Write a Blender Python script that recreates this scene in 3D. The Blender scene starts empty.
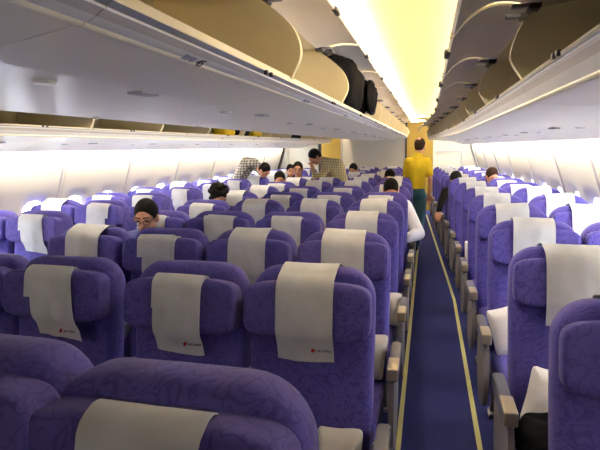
import bpy, bmesh, math, random
from mathutils import Vector, Matrix, Euler, noise
random.seed(7)
C = bpy.context.scene.collection
PI = math.pi

# ------------------------------------------------------------------ materials
def lin(c):
    return tuple(((v/255)/12.92 if v/255 <= 0.04045 else ((v/255+0.055)/1.055)**2.4) for v in c) + (1.0,)

def mat(name, rgb, rough=0.6, metal=0.0, spec=0.4, emit=0.0, noise=0.0, nscale=30, bump=0.0, sheen=0.0):
    m = bpy.data.materials.new(name); m.use_nodes = True
    nt = m.node_tree; b = nt.nodes['Principled BSDF']
    b.inputs['Base Color'].default_value = lin(rgb)
    b.inputs['Roughness'].default_value = rough
    b.inputs['Metallic'].default_value = metal
    b.inputs['Specular IOR Level'].default_value = spec
    if sheen: b.inputs['Sheen Weight'].default_value = sheen
    if emit:
        b.inputs['Emission Color'].default_value = lin(rgb)
        b.inputs['Emission Strength'].default_value = emit
    if noise or bump:
        tc = nt.nodes.new('ShaderNodeTexCoord')
        n = nt.nodes.new('ShaderNodeTexNoise'); n.inputs['Scale'].default_value = nscale; n.inputs['Detail'].default_value = 4
        nt.links.new(tc.outputs['Object'], n.inputs['Vector'])
        if noise:
            r = nt.nodes.new('ShaderNodeValToRGB')
            lo = tuple(v*(1-noise) for v in lin(rgb)[:3])+(1,); hi = tuple(min(1, v*(1+noise)) for v in lin(rgb)[:3])+(1,)
            r.color_ramp.elements[0].position = 0.3; r.color_ramp.elements[1].position = 0.7
            r.color_ramp.elements[0].color = lo; r.color_ramp.elements[1].color = hi
            nt.links.new(n.outputs['Fac'], r.inputs['Fac']); nt.links.new(r.outputs['Color'], b.inputs['Base Color'])
        if bump:
            bp = nt.nodes.new('ShaderNodeBump'); bp.inputs['Strength'].default_value = bump; bp.inputs['Distance'].default_value = 0.01
            nt.links.new(n.outputs['Fac'], bp.inputs['Height']); nt.links.new(bp.outputs['Normal'], b.inputs['Normal'])
    return m

def fabric_swirl(name, a, b_):
    """woven purple fabric with curling scroll pattern"""
    m = bpy.data.materials.new(name); m.use_nodes = True
    nt = m.node_tree; b = nt.nodes['Principled BSDF']
    b.inputs['Roughness'].default_value = 0.85; b.inputs['Specular IOR Level'].default_value = 0.2
    b.inputs['Sheen Weight'].default_value = 0.08; b.inputs['Sheen Roughness'].default_value = 0.5
    tc = nt.nodes.new('ShaderNodeTexCoord')
    n = nt.nodes.new('ShaderNodeTexNoise'); n.inputs['Scale'].default_value = 21; n.inputs['Detail'].default_value = 0.6
    n.inputs['Distortion'].default_value = 1.1
    nt.links.new(tc.outputs['Object'], n.inputs['Vector'])
    mu = nt.nodes.new('ShaderNodeMath'); mu.operation = 'MULTIPLY'; mu.inputs[1].default_value = 26
    nt.links.new(n.outputs['Fac'], mu.inputs[0])
    si = nt.nodes.new('ShaderNodeMath'); si.operation = 'SINE'; nt.links.new(mu.outputs[0], si.inputs[0])
    r = nt.nodes.new('ShaderNodeValToRGB')
    r.color_ramp.elements[0].position = 0.40; r.color_ramp.elements[1].position = 0.62
    r.color_ramp.elements[0].color = lin(a); r.color_ramp.elements[1].color = lin(b_)
    nt.links.new(si.outputs[0], r.inputs['Fac'])
    f = nt.nodes.new('ShaderNodeTexNoise'); f.inputs['Scale'].default_value = 260
    nt.links.new(tc.outputs['Object'], f.inputs['Vector'])
    mx = nt.nodes.new('ShaderNodeMix'); mx.data_type = 'RGBA'; mx.blend_type = 'MULTIPLY'; mx.inputs['Factor'].default_value = 0.35
    nt.links.new(r.outputs['Color'], mx.inputs[6]); nt.links.new(f.outputs['Color'], mx.inputs[7])
    nt.links.new(mx.outputs[2], b.inputs['Base Color'])
    bp = nt.nodes.new('ShaderNodeBump'); bp.inputs['Strength'].default_value = 0.25; bp.inputs['Distance'].default_value = 0.002
    nt.links.new(f.outputs['Fac'], bp.inputs['Height']); nt.links.new(bp.outputs['Normal'], b.inputs['Normal'])
    return m

def plaid(name, base, dark, sc=26):
    m = bpy.data.materials.new(name); m.use_nodes = True
    nt = m.node_tree; b = nt.nodes['Principled BSDF']; b.inputs['Roughness'].default_value = 0.9
    tc = nt.nodes.new('ShaderNodeTexCoord')
    outs = []
    for d in ('X', 'Z'):
        w = nt.nodes.new('ShaderNodeTexWave'); w.bands_direction = d; w.inputs['Scale'].default_value = sc/ (2*PI)*2
        w.inputs['Distortion'].default_value = 0.6
        nt.links.new(tc.outputs['Object'], w.inputs['Vector'])
        g = nt.nodes.new('ShaderNodeMath'); g.operation = 'GREATER_THAN'; g.inputs[1].default_value = 0.55
        nt.links.new(w.outputs['Fac'], g.inputs[0]); outs.append(g)
    ad = nt.nodes.new('ShaderNodeMath'); ad.operation = 'ADD'
    nt.links.new(outs[0].outputs[0], ad.inputs[0]); nt.links.new(outs[1].outputs[0], ad.inputs[1])
    hf = nt.nodes.new('ShaderNodeMath'); hf.operation = 'MULTIPLY'; hf.inputs[1].default_value = 0.5
    nt.links.new(ad.outputs[0], hf.inputs[0])
    mx = nt.nodes.new('ShaderNodeMix'); mx.data_type = 'RGBA'
    mx.inputs[6].default_value = lin(base); mx.inputs[7].default_value = lin(dark)
    nt.links.new(hf.outputs[0], mx.inputs['Factor']); nt.links.new(mx.outputs[2], b.inputs['Base Color'])
    return m

def glass_mat(name):
    m = bpy.data.materials.new(name); m.use_nodes = True
    nt = m.node_tree; nt.nodes.clear()
    o = nt.nodes.new('ShaderNodeOutputMaterial'); t = nt.nodes.new('ShaderNodeBsdfTransparent')
    t.inputs['Color'].default_value = (0.95, 0.97, 1, 1)
    g = nt.nodes.new('ShaderNodeBsdfGlossy'); g.inputs['Roughness'].default_value = 0.05
    mx = nt.nodes.new('ShaderNodeMixShader'); mx.inputs[0].default_value = 0.06
    nt.links.new(t.outputs[0], mx.inputs[1]); nt.links.new(g.outputs[0], mx.inputs[2]); nt.links.new(mx.outputs[0], o.inputs[0])
    return m

M = {}
M['fabric'] = fabric_swirl('purple_fabric', (84, 77, 162), (71, 64, 145))
M['pad'] = fabric_swirl('purple_pad_fabric', (82, 75, 158), (69, 62, 141))
M['cover'] = mat('headrest_cloth', (194, 197, 204), 0.9, noise=0.07, nscale=14, bump=0.25)
M['paper'] = mat('pillow_cloth', (226, 222, 216), 0.9, noise=0.05, nscale=20, bump=0.3)
M['arm'] = mat('armrest_grey', (84, 86, 104), 0.45)
M['cap'] = mat('armrest_cap_tan', (168, 156, 132), 0.3, metal=0.35)
M['panel'] = mat('side_panel_grey', (124, 118, 116), 0.45)
M['leg'] = mat('leg_metal', (120, 118, 122), 0.35, metal=0.7)
M['shell'] = mat('seat_shell', (110, 108, 128), 0.5)
M['red'] = mat('emblem_red', (170, 40, 40), 0.8)
M['ink'] = mat('ink', (70, 66, 70), 0.8)
M['carpet'] = mat('blue_carpet', (38, 42, 90), 0.95, spec=0.1, noise=0.18, nscale=90, bump=0.3)
M['strip'] = mat('floor_strip', (176, 172, 110), 0.6, noise=0.08, nscale=12)
M['white'] = mat('white_panel', (226, 225, 226), 0.38, spec=0.5)
M['gloss'] = mat('gloss_panel', (242, 236, 220), 0.33, spec=0.6)
M['cream'] = mat('cream_edge', (244, 236, 214), 0.4)
M['stripe'] = mat('rail_grey', (150, 154, 172), 0.35, metal=0.3)
M['band'] = mat('fascia_band', (198, 192, 190), 0.4)
M['beige'] = mat('bin_beige', (222, 211, 180), 0.7, noise=0.05, nscale=3)
M['door'] = mat('bin_door_grey', (224, 218, 210), 0.4)
M['door_edge'] = mat('bin_door_edge', (236, 226, 190), 0.4)
M['dark'] = mat('dark_plastic', (48, 44, 44), 0.5)
M['wall'] = mat('sidewall_panel', (208, 203, 192), 0.5, noise=0.015, nscale=5)
M['seam'] = mat('panel_seam', (158, 156, 160), 0.6)
M['ceil'] = mat('ceiling_cream', (224, 198, 136), 0.6)
M['bulk'] = mat('bulkhead', (204, 197, 180), 0.6)
M['yellow'] = mat('yellow_wall', (128, 100, 24), 0.6, noise=0.05, nscale=2)
M['front_bounce'] = mat('front_bounce_grey', (140, 138, 142), 0.95, noise=0.1, nscale=8)  # grey of the unseen front wall, set for its bounce onto near seats
M['glass'] = glass_mat('window_pane')
M['lamp'] = mat('cove_lamp', (255, 247, 230), 0.5, emit=1)
M['wash'] = mat('wash_lamp', (255, 243, 222), 0.5, emit=1)
M['reading'] = mat('reading_lens', (240, 238, 230), 0.15)
M['skin'] = mat('skin', (196, 142, 112), 0.6, noise=0.04, nscale=12)
M['hair'] = mat('black_hair', (16, 13, 13), 0.8, spec=0.15, noise=0.3, nscale=60, bump=0.4)
M['brown_hair'] = mat('brown_hair', (44, 28, 20), 0.8, spec=0.15, noise=0.3, nscale=60, bump=0.4)
M['eye'] = mat('eye_dark', (30, 22, 20), 0.2)
M['lip'] = mat('lip', (150, 88, 78), 0.5)
M['yshirt'] = mat('yellow_shirt', (204, 174, 26), 0.85, noise=0.06, nscale=9, bump=0.3)
M['jeans'] = mat('teal_jeans', (44, 84, 100), 0.9, noise=0.12, nscale=30)
M['wshirt'] = mat('white_shirt', (232, 232, 236), 0.85, noise=0.04, nscale=9, bump=0.3)
M['bshirt'] = mat('blue_shirt', (70, 72, 130), 0.85)
M['gshirt'] = mat('grey_shirt', (120, 118, 124), 0.85)
M['kshirt'] = mat('black_shirt', (18, 16, 20), 0.9, spec=0.1, noise=0.1, nscale=14)
M['trous'] = mat('dark_trousers', (40, 40, 52), 0.9)
M['shoe'] = mat('dark_shoe', (32, 28, 28), 0.5)
M['plaid_y'] = plaid('yellow_plaid', (214, 200, 140), (70, 66, 84), 40)
M['plaid_g'] = plaid('grey_plaid', (176, 174, 168), (50, 50, 56), 24)
M['black_bag'] = mat('black_nylon', (14, 13, 16), 1.0, spec=0.05, noise=0.2, nscale=10, bump=0.4)
M['yellow_bag'] = mat('yellow_bag', (208, 180, 20), 0.6, noise=0.05, nscale=8)
def emit_strength(m, s): m.node_tree.nodes['Principled BSDF'].inputs['Emission Strength'].default_value = s
emit_strength(M['lamp'], 50.0)
emit_strength(M['wash'], 85.0)

# ------------------------------------------------------------------ helpers
def mesh_from(bm, name, mats, smooth=True, angle=None):
    bmesh.ops.recalc_face_normals(bm, faces=bm.faces[:])
    me = bpy.data.meshes.new(name); bm.to_mesh(me); bm.free()
    for m in (mats if isinstance(mats, (list, tuple)) else [mats]): me.materials.append(m)
    if smooth:
        for p in me.polygons: p.use_smooth = True
        me.set_sharp_from_angle(angle=angle if angle else math.radians(38))
    return me

def obj(name, data, parent=None, loc=None, rot=None):
    if isinstance(data, bmesh.types.BMesh): raise TypeError
    o = bpy.data.objects.new(name, data); C.objects.link(o)
    if parent: o.parent = parent
    if loc is not None: o.location = loc
    if rot is not None: o.rotation_euler = rot
    return o

def tag(o, label, cat, group=None):
    o['label'] = label; o['category'] = cat
    if group: o['group'] = group
    return o

def thing(name, label, cat, loc=(0, 0, 0), group=None):
    o = bpy.data.objects.new(name, None); C.objects.link(o); o.location = loc
    o.empty_display_size = 0.1
    return tag(o, label, cat, group)

def struct(name, me):
    o = obj(name, me); o['kind'] = 'structure'; return o

def add_box(bm, c, s, rot=None, bevel=0.0, seg=2, mi=0):
    r = bmesh.ops.create_cube(bm, size=1.0)
    vs = r['verts']
    for v in vs: v.co = Vector((v.co.x*s[0], v.co.y*s[1], v.co.z*s[2]))
    if bevel:
        es = list({e for v in vs for e in v.link_edges})
        rb = bmesh.ops.bevel(bm, geom=es, offset=bevel, segments=seg, profile=0.5, affect='EDGES')
        vs = list({v for f in rb['faces'] for v in f.verts} | {v for v in vs if v.is_valid})
    fs = {f for v in vs for f in v.link_faces}
    for f in fs: f.material_index = mi
    mtx = Matrix.Translation(Vector(c)) @ (rot.to_4x4() if rot else Matrix())
    for v in vs: v.co = mtx @ v.co
    return vs

def superell(bm, c, r, e1=0.4, e2=0.4, rot=None, nu=28, nv=14, warp=None):
    def sp(a, e): return math.copysign(abs(a)**e, a)
    rows = []
    for j in range(nv+1):
        ph = -PI/2 + PI*j/nv
        row = []
        for i in range(nu):
            th = 2*PI*i/nu
            p = Vector((r[0]*sp(math.cos(ph), e1)*sp(math.cos(th), e2), r[1]*sp(math.cos(ph), e1)*sp(math.sin(th), e2), r[2]*sp(math.sin(ph), e1)))
            if warp: p = warp(p)
            if rot: p = rot @ p
            row.append(p + Vector(c))
            if j in (0, nv): break
        rows.append([bm.verts.new(p) for p in row])
    for j in range(nv):
        a, b = rows[j], rows[j+1]
        for i in range(nu):
            k = (i+1) % nu
            if len(a) == 1: bm.faces.new((a[0], b[k], b[i]))
            elif len(b) == 1: bm.faces.new((a[i], a[k], b[0]))
            else: bm.faces.new((a[i], a[k], b[k], b[i]))

def capsule(bm, p0, p1, r0, r1, n=12, flat=None):
    """tapered limb with round ends"""
    p0, p1 = Vector(p0), Vector(p1)
    d = p1-p0; L = d.length
    q = d.to_track_quat('Z', 'Y') if L > 1e-6 else Euler((0, 0, 0)).to_quaternion()
    prof = []
    for k in range(5):
        a = -PI/2 + PI/2*k/4; prof.append((r0*math.cos(a), r0*math.sin(a)))
    for k in range(5):
        a = PI/2*k/4; prof.append((r1*math.cos(a), L + r1*math.sin(a)))
    rings = []
    for rr, z in prof:
        rr = max(rr, 1e-4)
        rings.append([bm.verts.new(p0 + q @ Vector((rr*math.cos(2*PI*i/n), rr*math.sin(2*PI*i/n)*(flat or 1), z))) for i in range(n)])
    for a, b in zip(rings, rings[1:]):
        for i in range(n): bm.faces.new((a[i], a[(i+1) % n], b[(i+1) % n], b[i]))
    bm.faces.new(rings[0][::-1]); bm.faces.new(rings[-1])

def ellipsoid(bm, c, r, rot=None, nu=20, nv=12):
    superell(bm, c, r, 1, 1, rot, nu, nv)

def remeshed(bm, name, m, voxel=0.012, smooth=4):
    me = bpy.data.meshes.new('tmp'); bm.to_mesh(me); bm.free()
    o = bpy.data.objects.new('tmp', me); C.objects.link(o)
    md = o.modifiers.new('r', 'REMESH'); md.mode = 'VOXEL'; md.voxel_size = voxel
    s = o.modifiers.new('s', 'SMOOTH'); s.iterations = smooth; s.factor = 0.5
    dg = bpy.context.evaluated_depsgraph_get(); dg.update()
    out = bpy.data.meshes.new_from_object(o.evaluated_get(dg))
    C.objects.unlink(o); bpy.data.objects.remove(o); bpy.data.meshes.remove(me)
    out.name = name; out.materials.clear(); out.materials.append(m)
    for p in out.polygons: p.use_smooth = True
    return out

def text_mesh(body, size, m, name='lettering', depth=0.0006):
    cu = bpy.data.curves.new('t', 'FONT'); cu.body = body; cu.size = size; cu.extrude = depth
    o = bpy.data.objects.new('t', cu); C.objects.link(o)
    dg = bpy.context.evaluated_depsgraph_get(); dg.update()
    me = bpy.data.meshes.new_from_object(o.evaluated_get(dg))
    C.objects.unlink(o); bpy.data.objects.remove(o); bpy.data.curves.remove(cu)
    me.name = name; me.materials.clear(); me.materials.append(m)
    return me

# taper of the tail section: side walls, side bins and side seats move inwards
def SR(y): return -0.045*max(0.0, y-5.4)
AX = -1.185                                   # axis of the centre block
def mx(x): return 2*AX - x
SH_R = lambda y: SR(y)
SH_L = lambda y: -SR(y)
SH_0 = lambda y: 0.0

def strip_bm(segs, y0, y1, thick=0.006, shift=SH_0, mirror=False, ny=None):
    """sheet(s) following a cross-section polyline [(x,z),...] per material, running along y"""
    bm = bmesh.new()
    n = ny or max(1, int(math.ceil((y1-y0)/1.2)))
    for pts, mi in segs:
        rows = []
        for k in range(n+1):
            y = y0+(y1-y0)*k/n
            rows.append([bm.verts.new(((mx(x) if mirror else x)+shift(y), y, z)) for x, z in pts])
        for a, b in zip(rows, rows[1:]):
            for i in range(len(pts)-1):
                f = bm.faces.new((a[i], a[i+1], b[i+1], b[i])); f.material_index = mi
    bmesh.ops.remove_doubles(bm, verts=bm.verts[:], dist=1e-5)
    bmesh.ops.recalc_face_normals(bm, faces=bm.faces[:])
    if thick: bmesh.ops.solidify(bm, geom=bm.faces[:], thickness=thick)
    return bm

def prism_bm(poly, y0, y1, shift=SH_0, mirror=False):
    bm = bmesh.new()
    a = [bm.verts.new(((mx(x) if mirror else x)+shift(y0), y0, z)) for x, z in poly]
    b = [bm.verts.new(((mx(x) if mirror else x)+shift(y1), y1, z)) for x, z in poly]
    bm.faces.new(a); bm.faces.new(b[::-1])
    for i in range(len(poly)):
        j = (i+1) % len(poly); bm.faces.new((a[j], a[i], b[i], b[j]))
    return bm

def smooth_curve(pts, n=4):
    """Catmull-Rom through points"""
    P = [Vector((*p, 0)) for p in pts]; P = [2*P[0]-P[1]]+P+[2*P[-1]-P[-2]]
    out = []
    for i in range(1, len(P)-2):
        for k in range(n):
            t = k/n; a, b, c, d = P[i-1], P[i], P[i+1], P[i+2]
            q = 0.5*((2*b)+(c-a)*t+(2*a-5*b+4*c-d)*t*t+(3*b-a-3*c+d)*t**3)
            out.append((q.x, q.y))
    out.append(tuple(pts[-1])); return out

# ------------------------------------------------------------------ seat parts
RECL = math.atan2(0.14, 0.78)
PIV = Vector((0, -0.14, 0.42))
def bk(x, t, n):
    """backrest coordinates: x across, t up along the back, n out of its front"""
    c, s = math.cos(RECL), math.sin(RECL)
    return Vector((x, PIV.y + t*s - n*c, PIV.z + t*c + n*s))

def backrest_mesh():
    W, L, r = 0.239, 0.80, 0.118
    out = []
    out += [(-0.228, 0.0), (-0.236, 0.25), (-W, 0.5)]
    cx = W-r
    for k in range(9):
        a = PI - PI/2*k/8; out.append((-cx+r*math.cos(a), L-r-0.010+r*math.sin(a)))
    out.append((0, L-0.009))
    for k in range(9):
        a = PI/2 - PI/2*k/8; out.append((cx+r*math.cos(a), L-r-0.010+r*math.sin(a)))
    out += [(W, 0.5), (0.236, 0.25), (0.228, 0.0)]
    n = len(out)
    def inset(d):
        res = []
        for i in range(n):
            p = Vector(out[i]); a = Vector(out[i-1]); b = Vector(out[(i+1) % n])
            e1 = (p-a).normalized(); e2 = (b-p).normalized()
            nn = Vector((e1.y+e2.y, -(e1.x+e2.x)))
            nn = nn.normalized()/max(0.5, math.sqrt((1+e1.dot(e2))/2))
            res.append(p - (-nn)*d*-1 if False else p + nn*d)
        return res
    levels = [(0.07, -0.072), (0.03, -0.068), (0.010, -0.056), (0.001, -0.035), (0.0, 0.0), (0.0, 0.02), (0.004, 0.036), (0.014, 0.05), (0.03, 0.058), (0.07, 0.062), (0.12, 0.063)]
    bm = bmesh.new(); rings = []
    for d, nn in levels:
        rings.append([bm.verts.new(bk(p.x, p.y, nn)) for p in inset(d)])
    for a, b in zip(rings, rings[1:]):
        for i in range(n): bm.faces.new((a[i], a[(i+1) % n], b[(i+1) % n], b[i]))
    bm.faces.new(rings[0]); bm.faces.new(rings[-1][::-1])
    return mesh_from(bm, 'backrest', M['fabric'], angle=math.radians(60))

PAD_T, PAD_N = 0.635, 0.078
def pad_mesh(N=None, th=0.052):
    bm = bmesh.new()
    def warp(p):
        k = abs(p.x)/0.225
        return Vector((p.x, p.y-0.018*k**3, p.z*(1-0.05*k*k)))
    superell(bm, (0, 0, 0), (0.236, th, 0.106), 0.36, 0.25, None, 40, 18, warp)
    R = Matrix.Rotation(-RECL, 3, 'X')
    off = bk(0, PAD_T, N or PAD_N)
    for v in bm.verts: v.co = R @ v.co + off
    return mesh_from(bm, 'headrest', M['pad'], angle=math.radians(70))

def sheet(path, width, amp, seed, taper=0.0, skew=0.0, cols=10, thick=0.0025, closed=False):
    """cloth of given width draped along path [(t,n),...] on the backrest"""
    rnd = random.Random(seed)
    ph = [rnd.uniform(0, 6.28) for _ in range(6)]
    P = smooth_curve(path, 3)
    bm = bmesh.new(); rows = []
    N = len(P)
    for j, (t, n) in enumerate(P):
        fr = j/(N-1); row = []
        for i in range(cols+1):
            u = i/cols-0.5
            x = u*width*(1+taper*fr) + skew*(fr-0.3) + 0.003*math.sin(5*fr+ph[0])
            wob = amp*(math.sin(9*u+ph[1]+4*fr)*fr + 0.5*math.sin(17*u+ph[2]-7*fr))*min(1, fr*3)
            tt = t - 0.012*fr*math.sin(2.2*u+ph[3])
            row.append(bm.verts.new(bk(x, tt, n+max(0, wob))))
        rows.append(row)
    for a, b in zip(rows, rows[1:]):
        for i in range(cols): bm.faces.new((a[i], a[i+1], b[i+1], b[i]))
    bmesh.ops.recalc_face_normals(bm, faces=bm.faces[:])
    bmesh.ops.solidify(bm, geom=bm.faces[:], thickness=thick)
    return bm

PATH_A = [(0.67, -0.0775), (0.725, -0.076), (0.763, -0.0725), (0.785, -0.063), (0.798, -0.043), (0.803, -0.01), (0.804, 0.03), (0.79, 0.066), (0.772, 0.095), (0.752, 0.124), (0.715, 0.141),
          (0.635, 0.141), (0.56, 0.136), (0.53, 0.122), (0.495, 0.104), (0.455, 0.094)]
PATH_B = [(0.735, 0.066), (0.748, 0.085), (0.745, 0.112), (0.715, 0.141), (0.635, 0.143), (0.565, 0.141), (0.53, 0.134), (0.503, 0.115), (0.455, 0.096)]
PATH_B2 = [(0.733, 0.07), (0.752, 0.088), (0.750, 0.115), (0.72, 0.145), (0.67, 0.152), (0.615, 0.153)]
PATH_F = [(t, n if n < 0.09 else 0.09+(n-0.09)*0.52) for t, n in PATH_A]
covers = {
    'F0': mesh_from(sheet(PATH_F, 0.222, 0.004, 11), 'cover', M['cover']),
    'F1': mesh_from(sheet(PATH_F, 0.224, 0.007, 12, 0.03, 0.01), 'cover', M['cover']),
    'F2': mesh_from(sheet(PATH_F, 0.218, 0.006, 13, 0.02, -0.01), 'cover', M['cover']),
    'A0': mesh_from(sheet(PATH_A, 0.212, 0.004, 1), 'cover', M['cover']),
    'A1': mesh_from(sheet(PATH_A, 0.216, 0.006, 2, 0.04, 0.012), 'cover', M['cover']),
    'A2': mesh_from(sheet(PATH_A, 0.216, 0.005, 3, 0.02, -0.010), 'cover', M['cover']),
    'B0': mesh_from(sheet(PATH_B, 0.20, 0.004, 4), 'cover', M['cover']),
    'B1': mesh_from(sheet(PATH_B, 0.195, 0.010, 5, 0.08, 0.045), 'cover', M['cover']),
    'B2': mesh_from(sheet(PATH_B, 0.20, 0.006, 6, 0.0, -0.02), 'cover', M['cover']),
}
flap = mesh_from(sheet(PATH_B2, 0.206, 0.002, 9, -0.02, -0.006), 'flap', M['cover'])
def emblem_mesh():
    bm = bmesh.new()
    pts = [(0.0, -0.006), (0.004, -0.003), (0.0045, 0.002), (0.002, 0.0075), (0.001, 0.002), (-0.0015, 0.004), (-0.004, 0.002), (-0.0045, -0.003)]
    a = [bm.verts.new((x, 0, z)) for x, z in pts]; bm.faces.new(a)
    r = bmesh.ops.extrude_face_region(bm, geom=bm.faces[:])
    for v in r['geom']:
        if isinstance(v, bmesh.types.BMVert): v.co.y -= 0.0008
    for v in bm.verts: v.co *= 1.6
    return mesh_from(bm, 'emblem', M['red'], smooth=False)
emblem = emblem_mesh()
logo_text = text_mesh('AIR CHINA', 0.0115, M['ink'])
logo_line = None
def cushion_mesh():
    bm = bmesh.new()
    def warp(p): return Vector((p.x, p.y, p.z - (0.02 if p.y < -0.18 else 0)*((abs(p.y)-0.18)/0.06)))
    superell(bm, (0, -0.37, 0.40), (0.226, 0.245, 0.072), 0.4, 0.3, None, 36, 14, warp)
    return mesh_from(bm, 'seat_cushion', M['fabric'], angle=math.radians(70))
def shell_mesh():
    bm = bmesh.new()
    add_box(bm, (0, 0, 0), (0.43, 0.02, 0.62), bevel=0.008)
    R = Matrix.Rotation(-RECL, 3, 'X'); off = bk(0, 0.34, -0.058)
    for v in bm.verts: v.co = R @ v.co + off
    add_box(bm, (0, -0.36, 0.315), (0.44, 0.44, 0.05), bevel=0.015)
    return mesh_from(bm, 'seat_frame', M['shell'])
def arm_mesh():
    bm = bmesh.new()
    poly = [(-0.11, 0.60), (-0.12, 0.645), (-0.16, 0.655), (-0.46, 0.648), (-0.485, 0.64), (-0.49, 0.61), (-0.47, 0.59), (-0.2, 0.575)]
    a = [bm.verts.new((-0.024, y, z)) for y, z in poly]; b = [bm.verts.new((0.024, y, z)) for y, z in poly]
    bm.faces.new(a); bm.faces.new(b[::-1])
    for i in range(len(poly)):
        j = (i+1) % len(poly); bm.faces.new((a[j], a[i], b[i], b[j]))
    bmesh.ops.bevel(bm, geom=bm.edges[:], offset=0.006, segments=2, affect='EDGES')
    return mesh_from(bm, 'armrest', M['arm'])
def cap_mesh():
    bm = bmesh.new()
    add_box(bm, (0, -0.43, 0.654), (0.051, 0.135, 0.016), bevel=0.006, seg=3)
    add_box(bm, (0, -0.492, 0.632), (0.051, 0.016, 0.058), bevel=0.006, seg=3)
    return mesh_from(bm, 'armrest_cap', M['cap'])
def panel_mesh():
    bm = bmesh.new()
    poly = smooth_curve([(-0.08, 0.60), (-0.10, 0.40), (-0.14, 0.25), (-0.25, 0.20), (-0.42, 0.22), (-0.50, 0.32), (-0.50, 0.48), (-0.47, 0.585)], 4) + [(-0.2, 0.59)]
    a = [bm.verts.new((-0.012, y, z)) for y, z in poly]; b = [bm.verts.new((0.012, y, z)) for y, z in poly]
    bm.faces.new(a); bm.faces.new(b[::-1])
    for i in range(len(poly)):
        j = (i+1) % len(poly); bm.faces.new((a[j], a[i], b[i], b[j]))
    es = [e for e in bm.edges if abs(e.verts[0].co.x-e.verts[1].co.x) < 1e-5]
    bmesh.ops.bevel(bm, geom=es, offset=0.006, segments=2, affect='EDGES')
    return mesh_from(bm, 'side_panel', M['panel'])
def leg_mesh(front):
    bm = bmesh.new()
    if front:
        capsule(bm, (0, -0.50, 0.30), (0, -0.46, 0.03), 0.02, 0.016)
        add_box(bm, (0, -0.455, 0.016), (0.05, 0.09, 0.03), bevel=0.008)
    else:
        capsule(bm, (0, -0.20, 0.30), (0, -0.10, 0.03), 0.02, 0.016)
        add_box(bm, (0, -0.10, 0.016), (0.05, 0.10, 0.03), bevel=0.008)
        capsule(bm, (0, -0.46, 0.05), (0, -0.20, 0.27), 0.013, 0.013)
    return mesh_from(bm, 'leg', M['leg'])
SM = dict(back=backrest_mesh(), pad=pad_mesh(), flush=pad_mesh(0.068, 0.034), cushion=cushion_mesh(), frame=shell_mesh(), arm=arm_mesh(), cap=cap_mesh(), panel=panel_mesh(),
          legf=leg_mesh(True), legr=leg_mesh(False))

def make_seat(x, y, label, group, cover='A0', left=False, right=True, lpanel=False, rpanel=False, logo=False, padz=0.0, roty=0.0, tilt=0.0):
    s = thing('passenger_seat', label, 'seat', (x, y, 0), group)
    s.rotation_euler = (0, 0, roty)
    obj('seat_cushion', SM['cushion'], s)
    b0 = obj('backrest', SM['back'], s)
    dz = Vector((0, padz*math.sin(RECL), padz*math.cos(RECL)))
    h = obj('headrest', SM['flush' if cover[0] == 'F' else 'pad'], s, dz if cover[0] != 'F' else None)
    c = obj('headrest_cover', covers[cover], s, dz if cover[0] == 'B' else None)
    if tilt:
        for q in (b0, h, c):
            q.matrix_local = Matrix.Translation((0, 0, 0.068 if x > -0.6 else 0.092)) @ Matrix.Translation(PIV) @ Matrix.Rotation(tilt, 4, 'X') @ Matrix.Translation(-PIV) @ Matrix.Translation(q.location)
    if cover[0] == 'B' and not tilt:
        obj('cover_flap', flap, c, None, (0, random.uniform(-0.03, 0.03), 0))
    if logo:
        rt = Euler((-RECL, 0, 0)); nl = 0.1185 if cover[0] == 'B' else 0.108
        sk = 0.02 if cover == 'B1' else (-0.012 if cover == 'B2' else 0)
        obj('emblem', emblem, c, bk(0.028+sk, 0.490, nl), rt)
        obj('lettering', logo_text, c, bk(0.040+sk, 0.485, nl), Euler((PI/2-RECL, 0, 0)))
    obj('seat_frame', SM['frame'], s)
    for sx in ((0.283 if rpanel else 0.257, right, rpanel), (-0.283 if lpanel else -0.257, left, lpanel)):
        if sx[1]:
            a = obj('armrest', SM['arm'], s, (sx[0], 0, 0)); obj('armrest_cap', SM['cap'], a)
        if sx[2]: obj('side_panel', SM['panel'], s, (sx[0]-math.copysign(0.006, sx[0]), 0, 0))
    lx = 0.19 if (rpanel or not lpanel) else -0.19
    obj('leg', SM['legf'], s, (lx, 0, 0)); obj('leg', SM['legr'], s, (lx, 0, 0))
    return s

ORD = ['nearest', 'second', 'third', 'fourth', 'fifth', 'sixth', 'seventh', 'eighth', 'ninth', 'tenth', 'eleventh', 'twelfth', 'thirteenth', 'fourteenth']
XC = [-1.97, -1.46, -0.935, -0.42]
YC0, YR0, YL0, PITCH = 1.84-0.8, 1.56, 3.35, 0.80
GC, GR, GL = 'purple seats of the centre block', 'purple seats of the right pairs by the windows', 'purple seats of the left pairs by the windows'
special = {(0, 3): 'B0', (0, 2): 'B0', (1, 3): 'A0', (1, 2): 'B0', (1, 1): 'B1', (1, 0): 'B0', (2, 3): 'A1', (2, 2): 'A0', (2, 1): 'B0', (2, 0): 'A1',
           (3, 3): 'A0', (3, 2): 'B0', (3, 1): 'B1', (3, 0): 'B2', (4, 3): 'A2', (4, 2): 'A1', (4, 1): 'A0', (4, 0): 'B0'}
cw = {'A': 'white cover draped over its top', 'B': 'white cover on its head cushion only'}
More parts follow.
